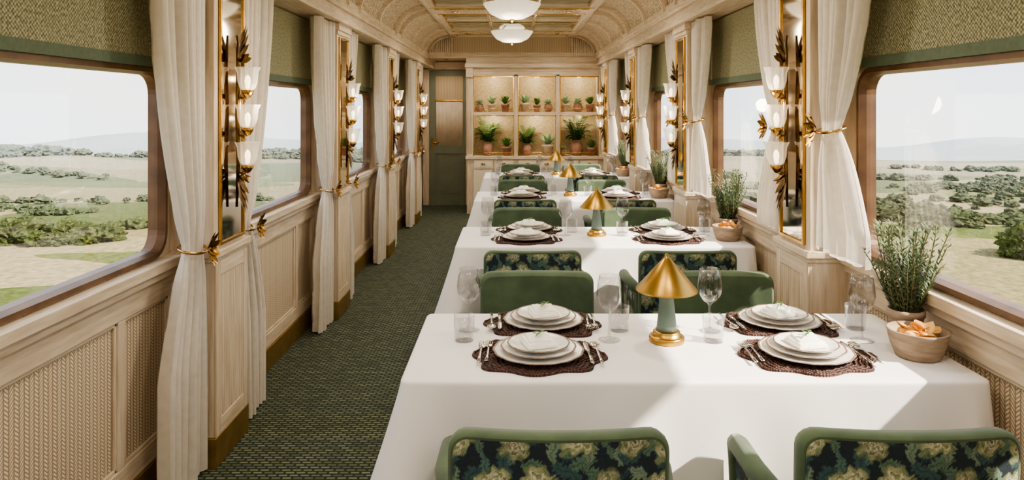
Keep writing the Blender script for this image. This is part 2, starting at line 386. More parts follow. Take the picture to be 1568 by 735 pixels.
# ---- curtains
def curtain(s,ya,yb,anchor,ztie,zbot,long):
    b=MB(); nz,nc=60,128; rows=[]
    W=abs(yb-ya); sg=1 if anchor>=max(ya,yb)-1e-6 else -1
    rnd=random.random()*6; zt=2.168; NF=7
    for i in range(nz+1):
        z=zt+(zbot-zt)*i/nz
        if z>ztie:
            t=(zt-z)/(zt-ztie); w=1-(1-.34)*(t**1.7)
        else:
            t=(ztie-z)/(ztie-zbot)
            w=.34+((.85 if not long else .78)-.34)*min(1,(t*(1.3 if not long else 2.0)))**.75
        gath=math.exp(-((z-ztie)/.09)**2)
        row=[]
        for j in range(nc+1):
            c=j/nc
            cc=c+.012*math.sin(z*3+rnd)
            ph=2*PI*NF*cc+rnd+.5*math.sin(z*1.6+c*4)
            amp=(.048*(.55+.45*w))*(1-.45*gath)*(.75+.25*math.sin(c*9+rnd))
            sn=1-2*abs(math.sin(ph/2+.4))   # sharp creases between round folds
            x=1.330+amp*sn+.006*math.sin(ph*.37+z*1.3)
            y=anchor-sg*W*w*(1-c)-sg*.012*math.cos(ph)*w
            y=min(y,anchor) if sg>0 else max(y,anchor)
            zz=z
            if not long: zz=z+ (.0 if z>1.0 else .012*math.sin(ph)) 
            row.append((s*x,y,zz))
        rows.append(row)
    b.grid(rows,'curtain')
    yc=anchor-sg*W*.17; P=[]
    for k in range(24):
        a=2*PI*k/24; P.append((s*(1.328+.05*math.cos(a)),yc+(W*.19)*math.sin(a),ztie+.014*math.cos(a)))
    b.tube(P,.006,6,'brass',closed=True)
    o=Vector((s*1.264,anchor-sg*.075,ztie))
    for k in range(9):
        a=2*PI*k/9+.3; d=Vector((-s*.25,math.cos(a)*.75,math.sin(a)*1.15))
        b.leaf(o,d,(-s,0,0),.058+.022*abs(math.sin(a)),.036,'brass',.25)
    for k in range(5):
        a=2*PI*k/5; d=Vector((-s*.8,math.cos(a)*.6,math.sin(a)*.8)); b.leaf(o+Vector((-s*.004,0,0)),d,(-s,0,0),.034,.022,'brass',.2)
    b.lathe([(0,-.01),(.009,-.006),(.011,0),(.009,.007),(0,.01)],10,'brass',tuple(o+Vector((-s*.012,0,0))))
    b.obj('curtain',recalc=False)
for s in (-1,1):
    for i,p in enumerate(PIL):
        L=s<0
        zt=.965 if L else 1.46; zb=.012 if L else .95
        if p-PW-.45>Y0: curtain(s,p-PW-.44,p-PW-.028,p-PW-.028,zt,zb,L)
        curtain(s,p+PW+.42,p+PW+.028,p+PW+.028,zt,zb,L)
# ---- sconces (local: wall at x=0, protrudes +x)
b=MB()
b.tube([(.02,0,-.42),(.028,0,-.2),(.022,0,0),(.028,0,.2),(.02,0,.36)],[.006,.010,.010,.010,.005],8,'darkbronze')
for zc_ in (-.17,0,.17):
    b.tube([(.02,0,zc_-.09),(.05,0,zc_-.10),(.07,0,zc_-.085)],.006,8,'brass')
    b.lathe([(0,-.098),(.012,-.092),(.024,-.075),(.028,-.062),(.02,-.058)],16,'brass',(.07,0,zc_))
    b.lathe([(.018,-.062),(.034,-.05),(.044,-.02),(.046,.02),(.056,.045)],32,'lampglass',(.07,0,zc_),mod=lambda a,r,z:1+.07*math.cos(8*a)*(1 if z>0 else .3),cap=False)
    b.lathe([(0,-.058),(.009,-.05),(.013,-.02),(.011,.0),(0,.012)],12,'lampbulb',(.07,0,zc_))
    for k in range(3):
        b.leaf((.03,0,zc_-.08),(.3,math.cos(PI*k/2),-.5),(1,0,0),.05,.026,'darkbronze',.2)
for k in range(7):
    a=PI*(k+.5)/7
    b.leaf((.025,0,.25),(.12,math.cos(a)*.42,.35+math.sin(a)),(1,0,0),.08+.08*math.sin(a),.036,'darkbronze',.15)
    b.leaf((.025,0,-.29),(.12,math.cos(a)*.42,-.35-math.sin(a)),(1,0,0),.08+.08*math.sin(a),.036,'darkbronze',.15)
for k in range(4):
    b.leaf((.03,0,.24),(.4,(-1)**k*.5,.2+.2*k),(1,0,.3),.06,.03,'darkbronze',.2); b.leaf((.03,0,-.28),(.4,(-1)**k*.5,-.2-.2*k),(1,0,.3),.06,.03,'darkbronze',.2)
sc0=None
for s in (-1,1):
    for p in PIL:
        loc=(s*(XP-.007),p,1.52); r=0 if s<0 else PI
        if sc0 is None: sc0=b.obj('wall_sconce',loc,r,recalc=False); sc=sc0
        else: sc=inst(sc0,'wall_sconce',loc,r)
        l=bpy.data.lights.new('sconce_light','POINT'); l.energy=2.4; l.color=(1,.80,.56); l.shadow_soft_size=.05
        lo=bpy.data.objects.new('sconce_light',l); S.collection.objects.link(lo); lo.parent=sc; lo.location=(.17,0,.05)
# ---- ceiling
b=MB()
b.box(-.9,.9,Y0,10.42,2.62,2.68,'ceilmirror')
for s in (-1,1):
    b.box(s*.80,s*.90,Y0,10.42,2.585,2.63,'woodh')
    b.box(s*.785,s*.80,Y0,10.42,2.60,2.625,'brass')
    b.box(s*1.2,s*1.53,Y0,10.42,2.30,2.34,'woodh')
    arc=[(.89+.335*math.cos(t),2.305+.30*math.sin(t)) for t in np.linspace(0,PI/2,16)]
    b.grid([[(s*x,Y0,z) for x,z in arc],[(s*x,10.42,z) for x,z in arc]],'covepanel')
b.box(-1.6,1.6,Y0,Y1,2.70,2.76,'wallout')
b.box(-1.53,1.53,10.42,Y1,2.30,2.36,'woodx')
b.obj('ceiling',recalc=False)
b=MB()
def rib(yc,w,t):
    for s in (-1,1):
        A=[(.89+(.335-t)*math.cos(q),2.305+(.30-t)*math.sin(q)) for q in np.linspace(0,PI/2,16)]
        B=[(.89+(.335+.01)*math.cos(q),2.305+(.30+.01)*math.sin(q)) for q in np.linspace(0,PI/2,16)]
        b.grid([[(s*x,yc-w/2,z) for x,z in B],[(s*x,yc-w/2,z) for x,z in A]],'woodx',True)
        b.grid([[(s*x,yc-w/2,z) for x,z in A],[(s*x,yc+w/2,z) for x,z in A]],'woodx',True)
        b.grid([[(s*x,yc+w/2,z) for x,z in A],[(s*x,yc+w/2,z) for x,z in B]],'woodx',True)
for p in PIL:
    for dy in (-.2,.2): rib(p+dy,.05,.03); rib(p+dy,.022,.042)
    b.box(-.86,.86,p-.2,p+.2,2.57,2.63,'woodx')
    b.box(-.72,.72,p-.13,p+.13,2.566,2.571,'covepanel')
    for dy in (-.2,.19): b.box(-.8,.8,p+dy-.006,p+dy+.016,2.562,2.575,'brass')
for p in WC:
    rib(p,.05,.03)
    b.box(-.80,.80,p-.02,p+.02,2.598,2.625,'woodx'); b.box(-.80,.80,p-.008,p+.008,2.590,2.60,'brass')
for x in (-.27,.27): b.box(x-.016,x+.016,Y0,10.4,2.600,2.622,'woodh'); b.box(x-.006,x+.006,Y0,10.4,2.592,2.60,'brass')
for s in (-1,1):
    b.tube([(s*.865,Y0,2.585),(s*.865,10.4,2.585)],.018,8,'woodh')
b.obj('trim_ceiling_ribs',recalc=False)
b=MB(); DL=[(x,p,2.566) for p in PIL for x in (-.6,.6)]+[(-1.02,10.95,2.30)]  # last entry is an added light, put in to brighten the dark door
for q in DL:
    b.lathe([(.045,0),(.045,-.008),(.034,-.01),(.032,.004)],20,'brass',q,cap=False); b.lathe([(0,-.003),(.03,-.003)],16,'bulb',q,cap=False)
dl=b.obj('recessed_downlights',recalc=False)
for x,y,z in DL:
    l=bpy.data.lights.new('downlight','SPOT'); l.energy=(50 if y<10.5 else 16); l.color=(1,.91,.77); l.spot_size=math.radians(155); l.spot_blend=.8; l.shadow_soft_size=.08  # the lower energy belongs to the added light by the door
    lo=bpy.data.objects.new('downlight',l); S.collection.objects.link(lo); lo.location=(x,y,z-.025); lo.parent=dl
b=MB()
b.lathe([(0,.0),(.06,.0),(.07,-.015),(.05,-.03),(.02,-.035),(.02,-.10),(.035,-.11),(.03,-.125),(0,-.13)],24,'brass',(0,0,.0))
b.lathe([(0,-.335),(.012,-.33),(.016,-.315),(.02,-.305),(0,-.30)],16,'brass')
b.lathe([(.012,-.308),(.10,-.30),(.17,-.265),(.21,-.215),(.225,-.19),(.232,-.178),(.222,-.178),(.20,-.21),(.16,-.25),(.09,-.285),(0,-.29)],96,'bowlglass',mod=lambda a,r,z:1+.05*abs(math.cos(8*a))*(r>.05),cap=False)
b.lathe([(.10,-.10),(.13,-.115),(.15,-.14),(.145,-.145),(.12,-.125),(.09,-.11)],32,'bowlglass',cap=False)
for k in range(3):
    a=2*PI*k/3; b.tube([(.02*math.cos(a),.02*math.sin(a),-.08),(.13*math.cos(a),.13*math.sin(a),-.12),(.225*math.cos(a),.225*math.sin(a),-.18)],.005,6,'brass')
ch0=None
for y in [-.48,1.67,3.82,5.97,8.12]:
    if ch0 is None: ch0=c_=b.obj('ceiling_chandelier',(0,y,2.60),recalc=False)
    else: c_=inst(ch0,'ceiling_chandelier',(0,y,2.60))
    l=bpy.data.lights.new('chandelier_light','POINT'); l.energy=11; l.color=(1,.88,.70); l.shadow_soft_size=.15
    lo=bpy.data.objects.new('chandelier_light',l); S.collection.objects.link(lo); lo.parent=c_; lo.location=(0,0,-.42)
# ---- end walls, lunette
b=MB(); b.box(-1.53,1.53,Y1,Y1+.1,0,2.7,'wood'); b.obj('wall_back')
b=MB(); b.box(-1.53,1.53,Y0-.1,Y0,0,2.7,'wood'); b.obj('wall_front')
b=MB()
b.box(-1.5,1.5,10.44,10.50,2.28,2.68,'woodx')
b.box(-.86,.86,10.425,10.44,2.33,2.585,'canex')
b.box(-.89,.89,10.41,10.44,2.585,2.625,'woodx')
for x in (-.885,.865): b.box(x-.0,x+.02,10.405,10.44,2.305,2.60,'woodx')
for s in (-1,1):
    for k in range(10):
        x0=.90+k*.031; zt=2.305+.285*math.sqrt(max(0,1-((x0+.013-.89)/.325)**2))
        b.tube([(s*(x0+.014),10.432,2.305),(s*(x0+.014),10.432,zt)],.014,8,'wood')
    A=[(.89+.325*math.cos(q),2.305+.29*math.sin(q)) for q in np.linspace(0,PI/2,16)]
    b.tube([(s*x,10.425,z) for x,z in A],.014,8,'wood')
b.obj('trim_lunette',recalc=False)
# ---- door
b=MB(); Yd=Y1
b.box(-1.42,-1.32,Yd-.06,Yd,0,2.24,'wood'); b.box(-.74,-.66,Yd-.06,Yd,0,2.24,'wood'); b.box(-1.42,-.66,Yd-.06,Yd,2.16,2.28,'woodx')
b.obj('trim_door_frame',bevel=.004)
b=MB()
x0,x1=-1.315,-.745
b.box(x0,x1,Yd-.045,Yd-.005,0,.13,'doorgreen'); b.box(x0,x0+.10,Yd-.045,Yd-.005,.13,2.155,'doorgreen'); b.box(x1-.04,x1,Yd-.045,Yd-.005,.13,2.155,'doorgreen')
b.box(x0+.1,x1-.04,Yd-.045,Yd-.005,2.06,2.155,'doorgreen'); b.box(x0+.1,x1-.04,Yd-.045,Yd-.005,.82,.95,'doorgreen')
b.box(x0+.1,x1-.04,Yd-.03,Yd-.005,.13,.82,'doorgreen'); b.box(x0+.15,x1-.09,Yd-.038,Yd-.028,.19,.76,'doorgreen')
b.box(x0+.1,x1-.04,Yd-.02,Yd-.005,.95,2.06,'reedglass'); b.box(x0+.1,x1-.04,Yd-.036,Yd-.02,1.66,1.68,'brass'); b.box(x0+.1,x1-.04,Yd-.034,Yd-.02,1.68,2.06,'canex')
n=22; w=(x1-x0-.14)/n
for i in range(n):
    xx=x0+.1+w*(i+.5); b.tube([(xx,Yd-.022,.95),(xx,Yd-.022,1.66)],w*.48,6,'reedglass',flat=.6)
b.box(x0+.03,x0+.06,Yd-.052,Yd-.045,.90,1.06,'brass'); b.tube([(x0+.045,Yd-.05,1.0),(x0+.045,Yd-.09,1.0),(x0+.07,Yd-.095,1.0),(x0+.16,Yd-.095,1.0)],.009,8,'brass')
b.obj('door_1',recalc=False)
# ---- display cabinet
b=MB(); YC=10.45; xl,xr=-.66,1.44
posts=[(-.66,-.57),(.03,.085),(.645,.70),(1.27,1.44)]
b.box(xl,xr,YC+.36,Y1-.002,0,2.28,'wood')
b.box(xl,xr,YC-.03,YC+.36,0,.80,'wood')
b.box(xl-.02,xr,YC-.06,YC+.37,.80,.84,'woodx')
for a,c in posts: b.box(a,c,YC,YC+.36,.84,2.04,'wood')
for a,c in posts:
    for q in np.linspace(a+.02,c-.02,3 if c-a<.06 else 4): b.tube([(q,YC-.002,.88),(q,YC-.002,2.0)],.007,6,'wood')
b.box(xl,xr,YC,YC+.36,2.02,2.16,'woodx'); b.box(xl-.03,xr,YC-.05,YC+.37,2.14,2.20,'woodx'); b.box(xl-.015,xr,YC-.02,YC+.37,2.20,2.295,'woodx')
b.box(xl,xr,YC-.012,YC+.0,2.09,2.105,'woodx')
b.box(-.57,1.27,YC+.01,YC+.36,1.445,1.49,'woodx')
b.box(-.57,1.27,YC+.345,YC+.362,.84,2.02,'cabback')
bays=[(-.57,.03),(.085,.645),(.70,1.27)]
for a,c in bays:
    for z0,z1 in ((.84,1.445),(1.49,2.02)):
        b.box(a+.0,c-.0,YC-.004,YC+.01,z1-.018,z1,'brass'); b.box(a,a+.014,YC-.004,YC+.01,z0,z1,'brass'); b.box(c-.014,c,YC-.004,YC+.01,z0,z1,'brass')
        b.box(a+.04,c-.04,YC+.03,YC+.045,z1-.012,z1-.002,'ledstrip')
        for zz in (z0+.03,z0+.055): b.tube([(a,YC+.004,zz),(c,YC+.004,zz)],.003,6,'brass')
    m=(a+c)/2
    for u0,u1 in ((a+.01,m-.01),(m+.01,c-.01)):
        b.box(u0,u1,YC-.042,YC-.03,.66,.785,'cream'); b.box(u0+.02,u1-.02,YC-.048,YC-.042,.68,.765,'cream')
        mm=(u0+u1)/2; b.lathe([(.0,-.012),(.03,-.012),(.034,0),(.02,.012),(0,.014)],14,'brass',(mm,YC-.052,.735))
        b.box(u0,u1,YC-.042,YC-.03,.12,.64,'cream'); b.box(u0+.04,u1-.04,YC-.036,YC-.030,.17,.59,'canex')
        b.lathe([(0,-.01),(.01,-.008),(.012,0),(.01,.008),(0,.01)],10,'brass',(mm,YC-.05,.4))
for i,(a,c) in enumerate(posts[:1]+posts[3:]):
    b.box(a-.015 if a<0 else a,c,YC-.035,YC,2.0,2.14,'woodx')
cab=b.obj('display_cabinet',bevel=.003,recalc=False)
for a,c in bays:
    for z in (1.40,1.98):
        l=bpy.data.lights.new('cabinet_led','POINT'); l.energy=4.2; l.color=(1,.90,.72); l.shadow_soft_size=.04
        lo=bpy.data.objects.new('cabinet_led',l); S.collection.objects.link(lo); lo.location=((a+c)/2,YC+.06,z); lo.parent=cab
# ---- plants
def pot(b,r,h,mat='terracotta',round_=False):
    if round_: b.lathe([(0,0),(r*.6,0),(r*.95,h*.3),(r,h*.55),(r*.8,h*.85),(r*.72,h*.9),(r*.82,h),(r*.7,h),(r*.65,h*.85),(0,h*.85)],24,mat)
    else: b.lathe([(0,0),(r*.7,0),(r*.92,h*.78),(r,h*.8),(r,h),(r*.88,h),(r*.86,h*.88),(0,h*.88)],24,mat)
    b.lathe([(0,h*.89),(r*.68 if round_ else r*.85,h*.89)],16,'soil',cap=False)
def fern(sz):
    b=MB(); pot(b,.085,.18,'terracotta',True); random.seed(3)
    for k in range(36):
        a=2*PI*k/36*7.0+random.random()*.3; L=sz*(.6+.5*random.random()); rise=1.1+1.2*random.random()
        pr=None
        for i in range(1,14):
            t=i/13; q=Vector((math.cos(a)*L*t*.85,math.sin(a)*L*t*.42,.17+L*(rise*t*1.05-.95*t*t)))
            if pr is not None:
                d=(q-pr); side=Vector((-math.sin(a),math.cos(a),0))
                for sg in (-1,1): b.leaf(q,side*sg+d.normalized()*.5,(0,-.4,1),.055*(1-.75*t)+.008,.022,'leafF',-.2)
            pr=q
    return b
def succ(seed,mat='leafS',kind=0,pm_='terracotta'):
    b=MB(); random.seed(seed); pot(b,.064,.12,pm_,kind==0)
    for ring,(n,el,L) in enumerate(((9,.25,.08),(9,.7,.09),(8,1.1,.10))):
        for k in range(n):
            a=2*PI*k/n+ring*.4+random.random()*.2
            if kind==1: L=.10+random.random()*.05; el=.75+random.random()*.7
            b.leaf((0,0,.105),(math.cos(a)*math.cos(el),math.sin(a)*math.cos(el),math.sin(el)),(0,0,1),L,.042,mat,-.1)
    return b
fr0=fern(.27).obj('potted_fern',(-.36,YC+.18,.84),recalc=False)
inst(fr0,'potted_fern',(.22,YC+.18,.84),.3,.88); inst(fr0,'potted_fern',(.96,YC+.18,.84),3.0,1.12)
Z1=1.49; ys=YC+.15
s0=succ(1).obj('potted_succulent',(-.48,ys,Z1),recalc=False); s1=succ(2,'leafF',1).obj('potted_herb',(-.10,ys,Z1),recalc=False); s2=succ(5,'leafS',1,'paleclay').obj('potted_agave',(-.30,ys,Z1),recalc=False)
inst(s2,'potted_agave',(.19,ys,Z1),1,1.1); inst(s1,'potted_herb',(.37,ys,Z1),3,.9); inst(s0,'potted_succulent',(.54,ys,Z1),2)
inst(s2,'potted_agave',(.80,ys,Z1),5); inst(s0,'potted_succulent',(.98,ys,Z1),4,1.1); inst(s1,'potted_herb',(1.16,ys,Z1),2)
inst(s1,'potted_herb',(-.08,ys-.03,.84),0,1.15); inst(s2,'potted_agave',(.53,ys-.02,.84),1,1.4); inst(s1,'potted_herb',(1.18,ys-.03,.84),.5); inst(s0,'potted_succulent',(.76,ys-.05,.84),1,.8)
def rosemary():
    b=MB(); pot(b,.055,.10,'stone'); random.seed(11)
    for k in range(46):
        a=random.random()*2*PI; lean=random.random()*.50; H=.15+.15*random.random()
        p=Vector((.03*math.cos(a),.03*math.sin(a),.09)); d=Vector((math.cos(a)*lean,math.sin(a)*lean,1)).normalized()
        path=[]
        for i in range(9):
            path.append(p.copy()); d=(d+Vector((random.uniform(-.1,.1),random.uniform(-.1,.1),.06))).normalized(); p=p+d*(H/8)
        b.tube(path,[.0022-.0001*i for i in range(9)],4,'stem')
        for i in range(1,9):
            for m in range(2):
                base=path[i-1].lerp(path[i],m/2)
                for q in range(4):
                    aa=q*PI/2+i+m*.8+random.random(); dd=Vector((math.cos(aa),math.sin(aa),.8))
                    L=.022+.014*random.random(); n=Vector((-math.sin(aa),math.cos(aa),0))*.0028
                    e=base+dd.normalized()*L; mid=base.lerp(e,.5)
                    b.add([base,mid+n,e,mid-n],[(0,1,2,3)],'leafR')
    return b
ros=rosemary().mesh('potted_rosemary',False)
b=MB()
b.lathe([(0,0),(.058,0),(.066,.004),(.082,.045),(.090,.082),(.092,.088),(.086,.089),(.076,.05),(.055,.02),(0,.018)],36,'stone')
random.seed(4)
for k in range(22):
    a=random.random()*2*PI; r=random.random()*.05; c=Vector((r*math.cos(a),r*math.sin(a),.070+random.random()*.02))
    d=Vector((math.cos(a+1),math.sin(a+1),random.uniform(-.3,.6))); b.leaf(c-d*.03,d,(random.uniform(-.5,.5),random.uniform(-.5,.5),1),.065,.045,'bread',.25)
for k in range(5):
    a=2*PI*k/5; b.rbox(.035*math.cos(a)-.022,.035*math.cos(a)+.022,.035*math.sin(a)-.018,.035*math.sin(a)+.018,.055,.088,.012,'bread')
bowl=b.mesh('snack_bowl',False)
# ---- table with cloth
def table():
    b=MB(); W=TX1-TX0; D=TD; hw,hd=W/2,D/2
    r=.03; pts=[]
    def seg(x0,y0,x1,y1,n,nx,ny):
        for i in range(n): t=i/n; pts.append((x0+(x1-x0)*t,y0+(y1-y0)*t,nx,ny))
    def cor(cx,cy,a0,n=8):
        for i in range(n):
            a=math.radians(a0+90*i/n); pts.append((cx+r*math.cos(a),cy+r*math.sin(a),math.cos(a),math.sin(a)))
    seg(hw,-hd+r,hw,hd-r,36,1,0); cor(hw-r,hd-r,0); seg(hw-r,hd,-hw+r,hd,84,0,1); cor(-hw+r,hd-r,90)
    seg(-hw,hd-r,-hw,-hd+r,36,-1,0); cor(-hw+r,-hd+r,180); seg(-hw+r,-hd,hw-r,-hd,84,0,-1); cor(hw-r,-hd+r,270)
    n=len(pts)
    def corner(x,y):
        d=min(math.hypot(x-sx*hw,y-sy*hd) for sx in (-1,1) for sy in (-1,1)); return math.exp(-(d/.11)**2)
    rows=[]; ZT=.75; ZB=.36
    for ins in (.2,.06,.014): rows.append([(x*(1-ins/hw),y*(1-ins/hd),ZT) for x,y,nx,ny in pts])
    rows.append([(x-nx*.005,y-ny*.005,ZT-.002) for x,y,nx,ny in pts])
    rows.append([(x-nx*.001,y-ny*.001,ZT-.006) for x,y,nx,ny in pts])
    rows.append([(x,y,ZT-.013) for x,y,nx,ny in pts])
    K=18
    for k in range(1,K+1):
        t=k/K; row=[]
        for i,(x,y,nx,ny) in enumerate(pts):
            c=corner(x,y); fl=.015*t+ (.12*c)*t**1.1
            lim=.3 if x>hw-.05 else 1
            wv=(.020*math.sin(x*8+y*11+1.3)+.011*math.sin(x*21+y*17))*t**1.2*(1-c)
            o=(fl+wv)*lim
            row.append((x+nx*o,y+ny*o,ZT-.013-(ZT-.013-ZB)*t-.02*c*t))
        rows.append(row)
    b.grid(rows,'cloth',True,closed=True)
    b.add(rows[0],[tuple(range(n))],'cloth',True)
    for x in (-.5,.5):
        b.tube([(x,0,.03),(x,0,.73)],.035,16,'brassdull'); b.lathe([(0,0),(.2,0),(.2,.015),(.05,.03),(0,.03)],28,'brassdull',(x,0,0))
    b.box(-hw+.02,hw-.02,-hd+.02,hd-.02,.71,.738,'darkwood')
    return b
tb=table().mesh('dining_table',False)
b=MB()
b.lathe([(0,0),(.058,0),(.06,.003),(.06,.018),(.057,.021),(.046,.021),(.046,.036),(.043,.039),(.036,.04)],40,'lampbrass')
b.lathe([(.036,.04),(.033,.06),(.021,.17),(.019,.18),(0,.18)],32,'sage')
b.lathe([(.019,.178),(.014,.19),(0,.19)],16,'lampbrass')
b.lathe([(.105,.175),(.104,.180),(.014,.283),(.008,.288),(.005,.30),(0,.301)],48,'lampbrass',cap=False)
b.lathe([(.103,.176),(.012,.279),(0,.28)],48,'lampbrass',cap=False)
b.lathe([(0,.19),(.012,.195),(.015,.215),(0,.235)],16,'lampbulb')
lamp=b.mesh('table_lamp',False)
def placemat():
    b=MB(); n=160; R=[]
    for f,z in ((0.0,.004),(.3,.004),(.6,.0045),(.9,.005),(1.0,.003),(1.0,0)):
        row=[]
        for i in range(n):
            a=2*PI*i/n; q=1+.065*math.cos(8*a+.5)+.02*math.cos(3*a)
            x=.212*math.copysign(abs(math.cos(a))**.9,math.cos(a)); y=.170*math.copysign(abs(math.sin(a))**.9,math.sin(a))
            row.append((x*q*f,y*q*f,z))
        R.append(row)
    b.grid(R,'placemat',True,closed=True)
    for f in (.50,.58,.66,.74,.82,.90,.975):
        P=[]
        for i,p in enumerate(R[4]):
            P.append((p[0]*f,p[1]*f,.0055+.0014*math.sin(i*PI/2)))
        b.tube(P,.0042,5,'placemat',closed=True)
    return b
pm=placemat().mesh('placemat',False)
def scal(n,a): return lambda t,r,z:1+a*abs(math.cos(n*t/2))*(1 if r>.07 else 0)
b=MB()
def plate(r,z,mod=None):
    b.lathe([(0,z),(r*.6,z),(r*.66,z+.003),(r*.97,z+.012),(r,z+.014)],56,'porcelain',mod=mod,cap=False)
    b.lathe([(r,z+.014),(r*.985,z+.0165),(r*.95,z+.0145)],56,'porcelain_rim',mod=mod,cap=False)
    b.lathe([(r*.95,z+.0145),(r*.68,z+.007),(r*.62,z+.005),(0,z+.005)],56,'porcelain',mod=mod,cap=False)
plate(.145,.008,scal(14,.02)); plate(.120,.019,scal(12,.02)); plate(.099,.030,scal(12,.02))
pl=b.mesh('plate_stack',False)
# folded napkin: soft square packet with layered flaps
b=MB()
def flap(w,d,z,t,rz,tilt,puff):
    X=Matrix.Translation((0,0,z))@Matrix.Rotation(rz,4,'Z')@Matrix.Rotation(tilt,4,'X'); rows=[]
    for j in range(9):
        v=-1+2*j/8; row=[]
        for i in range(9):
            u=-1+2*i/8; row.append((u*w/2,v*d/2,t+puff*(1-u*u)*(1-v*v)+.0015*math.sin(u*7+v*5)))
        rows.append(row)
    b.grid(rows,'napkin',True,X=X); b.rbox(-w/2,w/2,-d/2,d/2,0,t+.001,.002,'napkin',2,X=X)
flap(.098,.092,0,.010,.10,0,.004); flap(.092,.076,.010,.008,.16,.10,.004); flap(.074,.060,.019,.007,.02,.16,.005)
b.tube([(-.016,-.026,.036),(.0,-.008,.038),(.018,.012,.040)],.0012,5,'stem')
for k in range(6): b.leaf((-.014+.006*k,-.024+.007*k,.040),((-1)**k,.5,.1),(0,0,1),.018,.009,'leafF',.05)
nap=b.mesh('folded_napkin',False)
def fork():
    b=MB(); pth=[(0,-.09,.004),(0,-.03,.006),(0,.02,.008),(0,.045,.006)]; b.tube(pth,[.006,.004,.003,.006],8,'steel',flat=.4)
    b.rbox(-.011,.011,.04,.062,.003,.007,.0018,'steel')
    for k in range(4): x=-.009+.006*k; b.tube([(x,.06,.005),(x,.08,.004),(x,.098,.007)],[.002,.0019,.001],5,'steel')
    return b
def knife():
    b=MB(); b.tube([(0,-.10,.005),(0,-.05,.006),(0,-.01,.006)],[.006,.0065,.004],8,'steel',flat=.5)
    b.tube([(0,-.01,.006),(0,.03,.006),(0,.08,.006),(.002,.105,.006)],[.004,.009,.009,.002],8,'steel',flat=.18); return b
def spoon():
    b=MB(); b.tube([(0,-.10,.005),(0,-.05,.006),(0,.03,.008),(0,.045,.008)],[.006,.004,.003,.005],8,'steel',flat=.4)
    b.tube([(0,.042,.007),(0,.055,.006),(0,.072,.005),(0,.088,.006),(0,.096,.007)],[.005,.014,.018,.013,.003],14,'steel',flat=.3); return b
fk,kn,sp=fork().mesh('fork',False),knife().mesh('table_knife',False),spoon().mesh('spoon',False)
b=MB()
b.lathe([(0,0),(.036,0),(.037,.002),(.02,.005),(.006,.009),(.0045,.02),(.004,.085),(.008,.095),(.024,.106),(.038,.128),(.042,.150),(.038,.185),(.033,.215),(.0318,.215),(.0365,.185),(.0405,.15),(.0365,.13),(.022,.109),(0,.10)],32,'glass')
wg=b.mesh('wine_glass',False)
b=MB()
b.lathe([(0,0),(.032,0),(.034,.003),(.037,.088),(.0355,.088),(.032,.012),(0,.010)],32,'glass')
tg=b.mesh('water_tumbler',False)
# ---- chair
def flower_fn(seed):
    rng=np.random.RandomState(seed)
    bg=np.array(srgb(32,44,52)); fl=[]; lv=[]
    for gx in np.arange(-.30,.31,.04):
        for gz in np.arange(.25,.9,.04):
            lv.append((gx+rng.uniform(-.02,.02),gz+rng.uniform(-.02,.02),rng.uniform(0,2*PI),rng.uniform(.018,.036),rng.randint(0,5)))
    for gx in np.arange(-.22,.30,.125):
        k=0
        for gz in np.arange(.26,.9,.11):
            k+=1; fl.append((gx+(k%2)*.062+rng.uniform(-.022,.022),gz+rng.uniform(-.02,.02),rng.uniform(.036,.052),rng.uniform(0,6),rng.randint(0,2),rng.uniform(.1,.3)))
    lc=[srgb(58,86,88),srgb(82,110,104),srgb(116,136,116),srgb(44,68,78),srgb(88,114,96)]
    def f(x,z):
        C=np.tile(bg,(x.size,1))
        wx=x+.005*np.sin(z*90+x*40)+.003*np.sin(z*210); wz=z+.005*np.sin(x*80-z*30)+.003*np.sin(x*230)
        for (cx,cz,a,L,k) in lv:
            dx,dz=wx-cx,wz-cz; u=(dx*math.cos(a)+dz*math.sin(a))/L; v=(-dx*math.sin(a)+dz*math.cos(a))/L
            m=(np.abs(v)<.40*(1-u*u)*(1+.3*np.sin(u*18)))&(np.abs(u)<1)
            sh=1-.4*(np.abs(v)<.05)
            C[m]=np.array(lc[k])*sh[m][:,None]
        for (cx,cz,R,ph,k,ec) in fl:
            dx,dz=wx-cx,wz-cz; th=np.arctan2(dz,dx); r=np.hypot(dx,dz)/R*(1+ec*.4*np.sin(2*th+ph)+.05*np.sin(11*th+ph*3))
            for lay,(rr,n,col) in enumerate(((1.0,8,srgb(118,130,98)),(.9,7,srgb(168,174,134)),(.74,7,srgb(208,208,172)),(.60,6,srgb(150,154,112)),(.50,6,srgb(216,216,184)),(.34,5,srgb(162,160,116)),(.24,5,srgb(222,220,190)),(.10,4,srgb(112,106,66)))):
                p=rr*(.78+.24*np.abs(np.cos(n*(th+ph+lay*.7)/2)))
                m=r<p
                edge=(p-r)<.05; shade=np.where(edge,.66,1.0)*(.86+.14*np.cos(n*(th+ph+lay*.5)))
                C[m]=np.array(col)*shade[m][:,None]*(1.0 if k else .72)
        return C
    return f
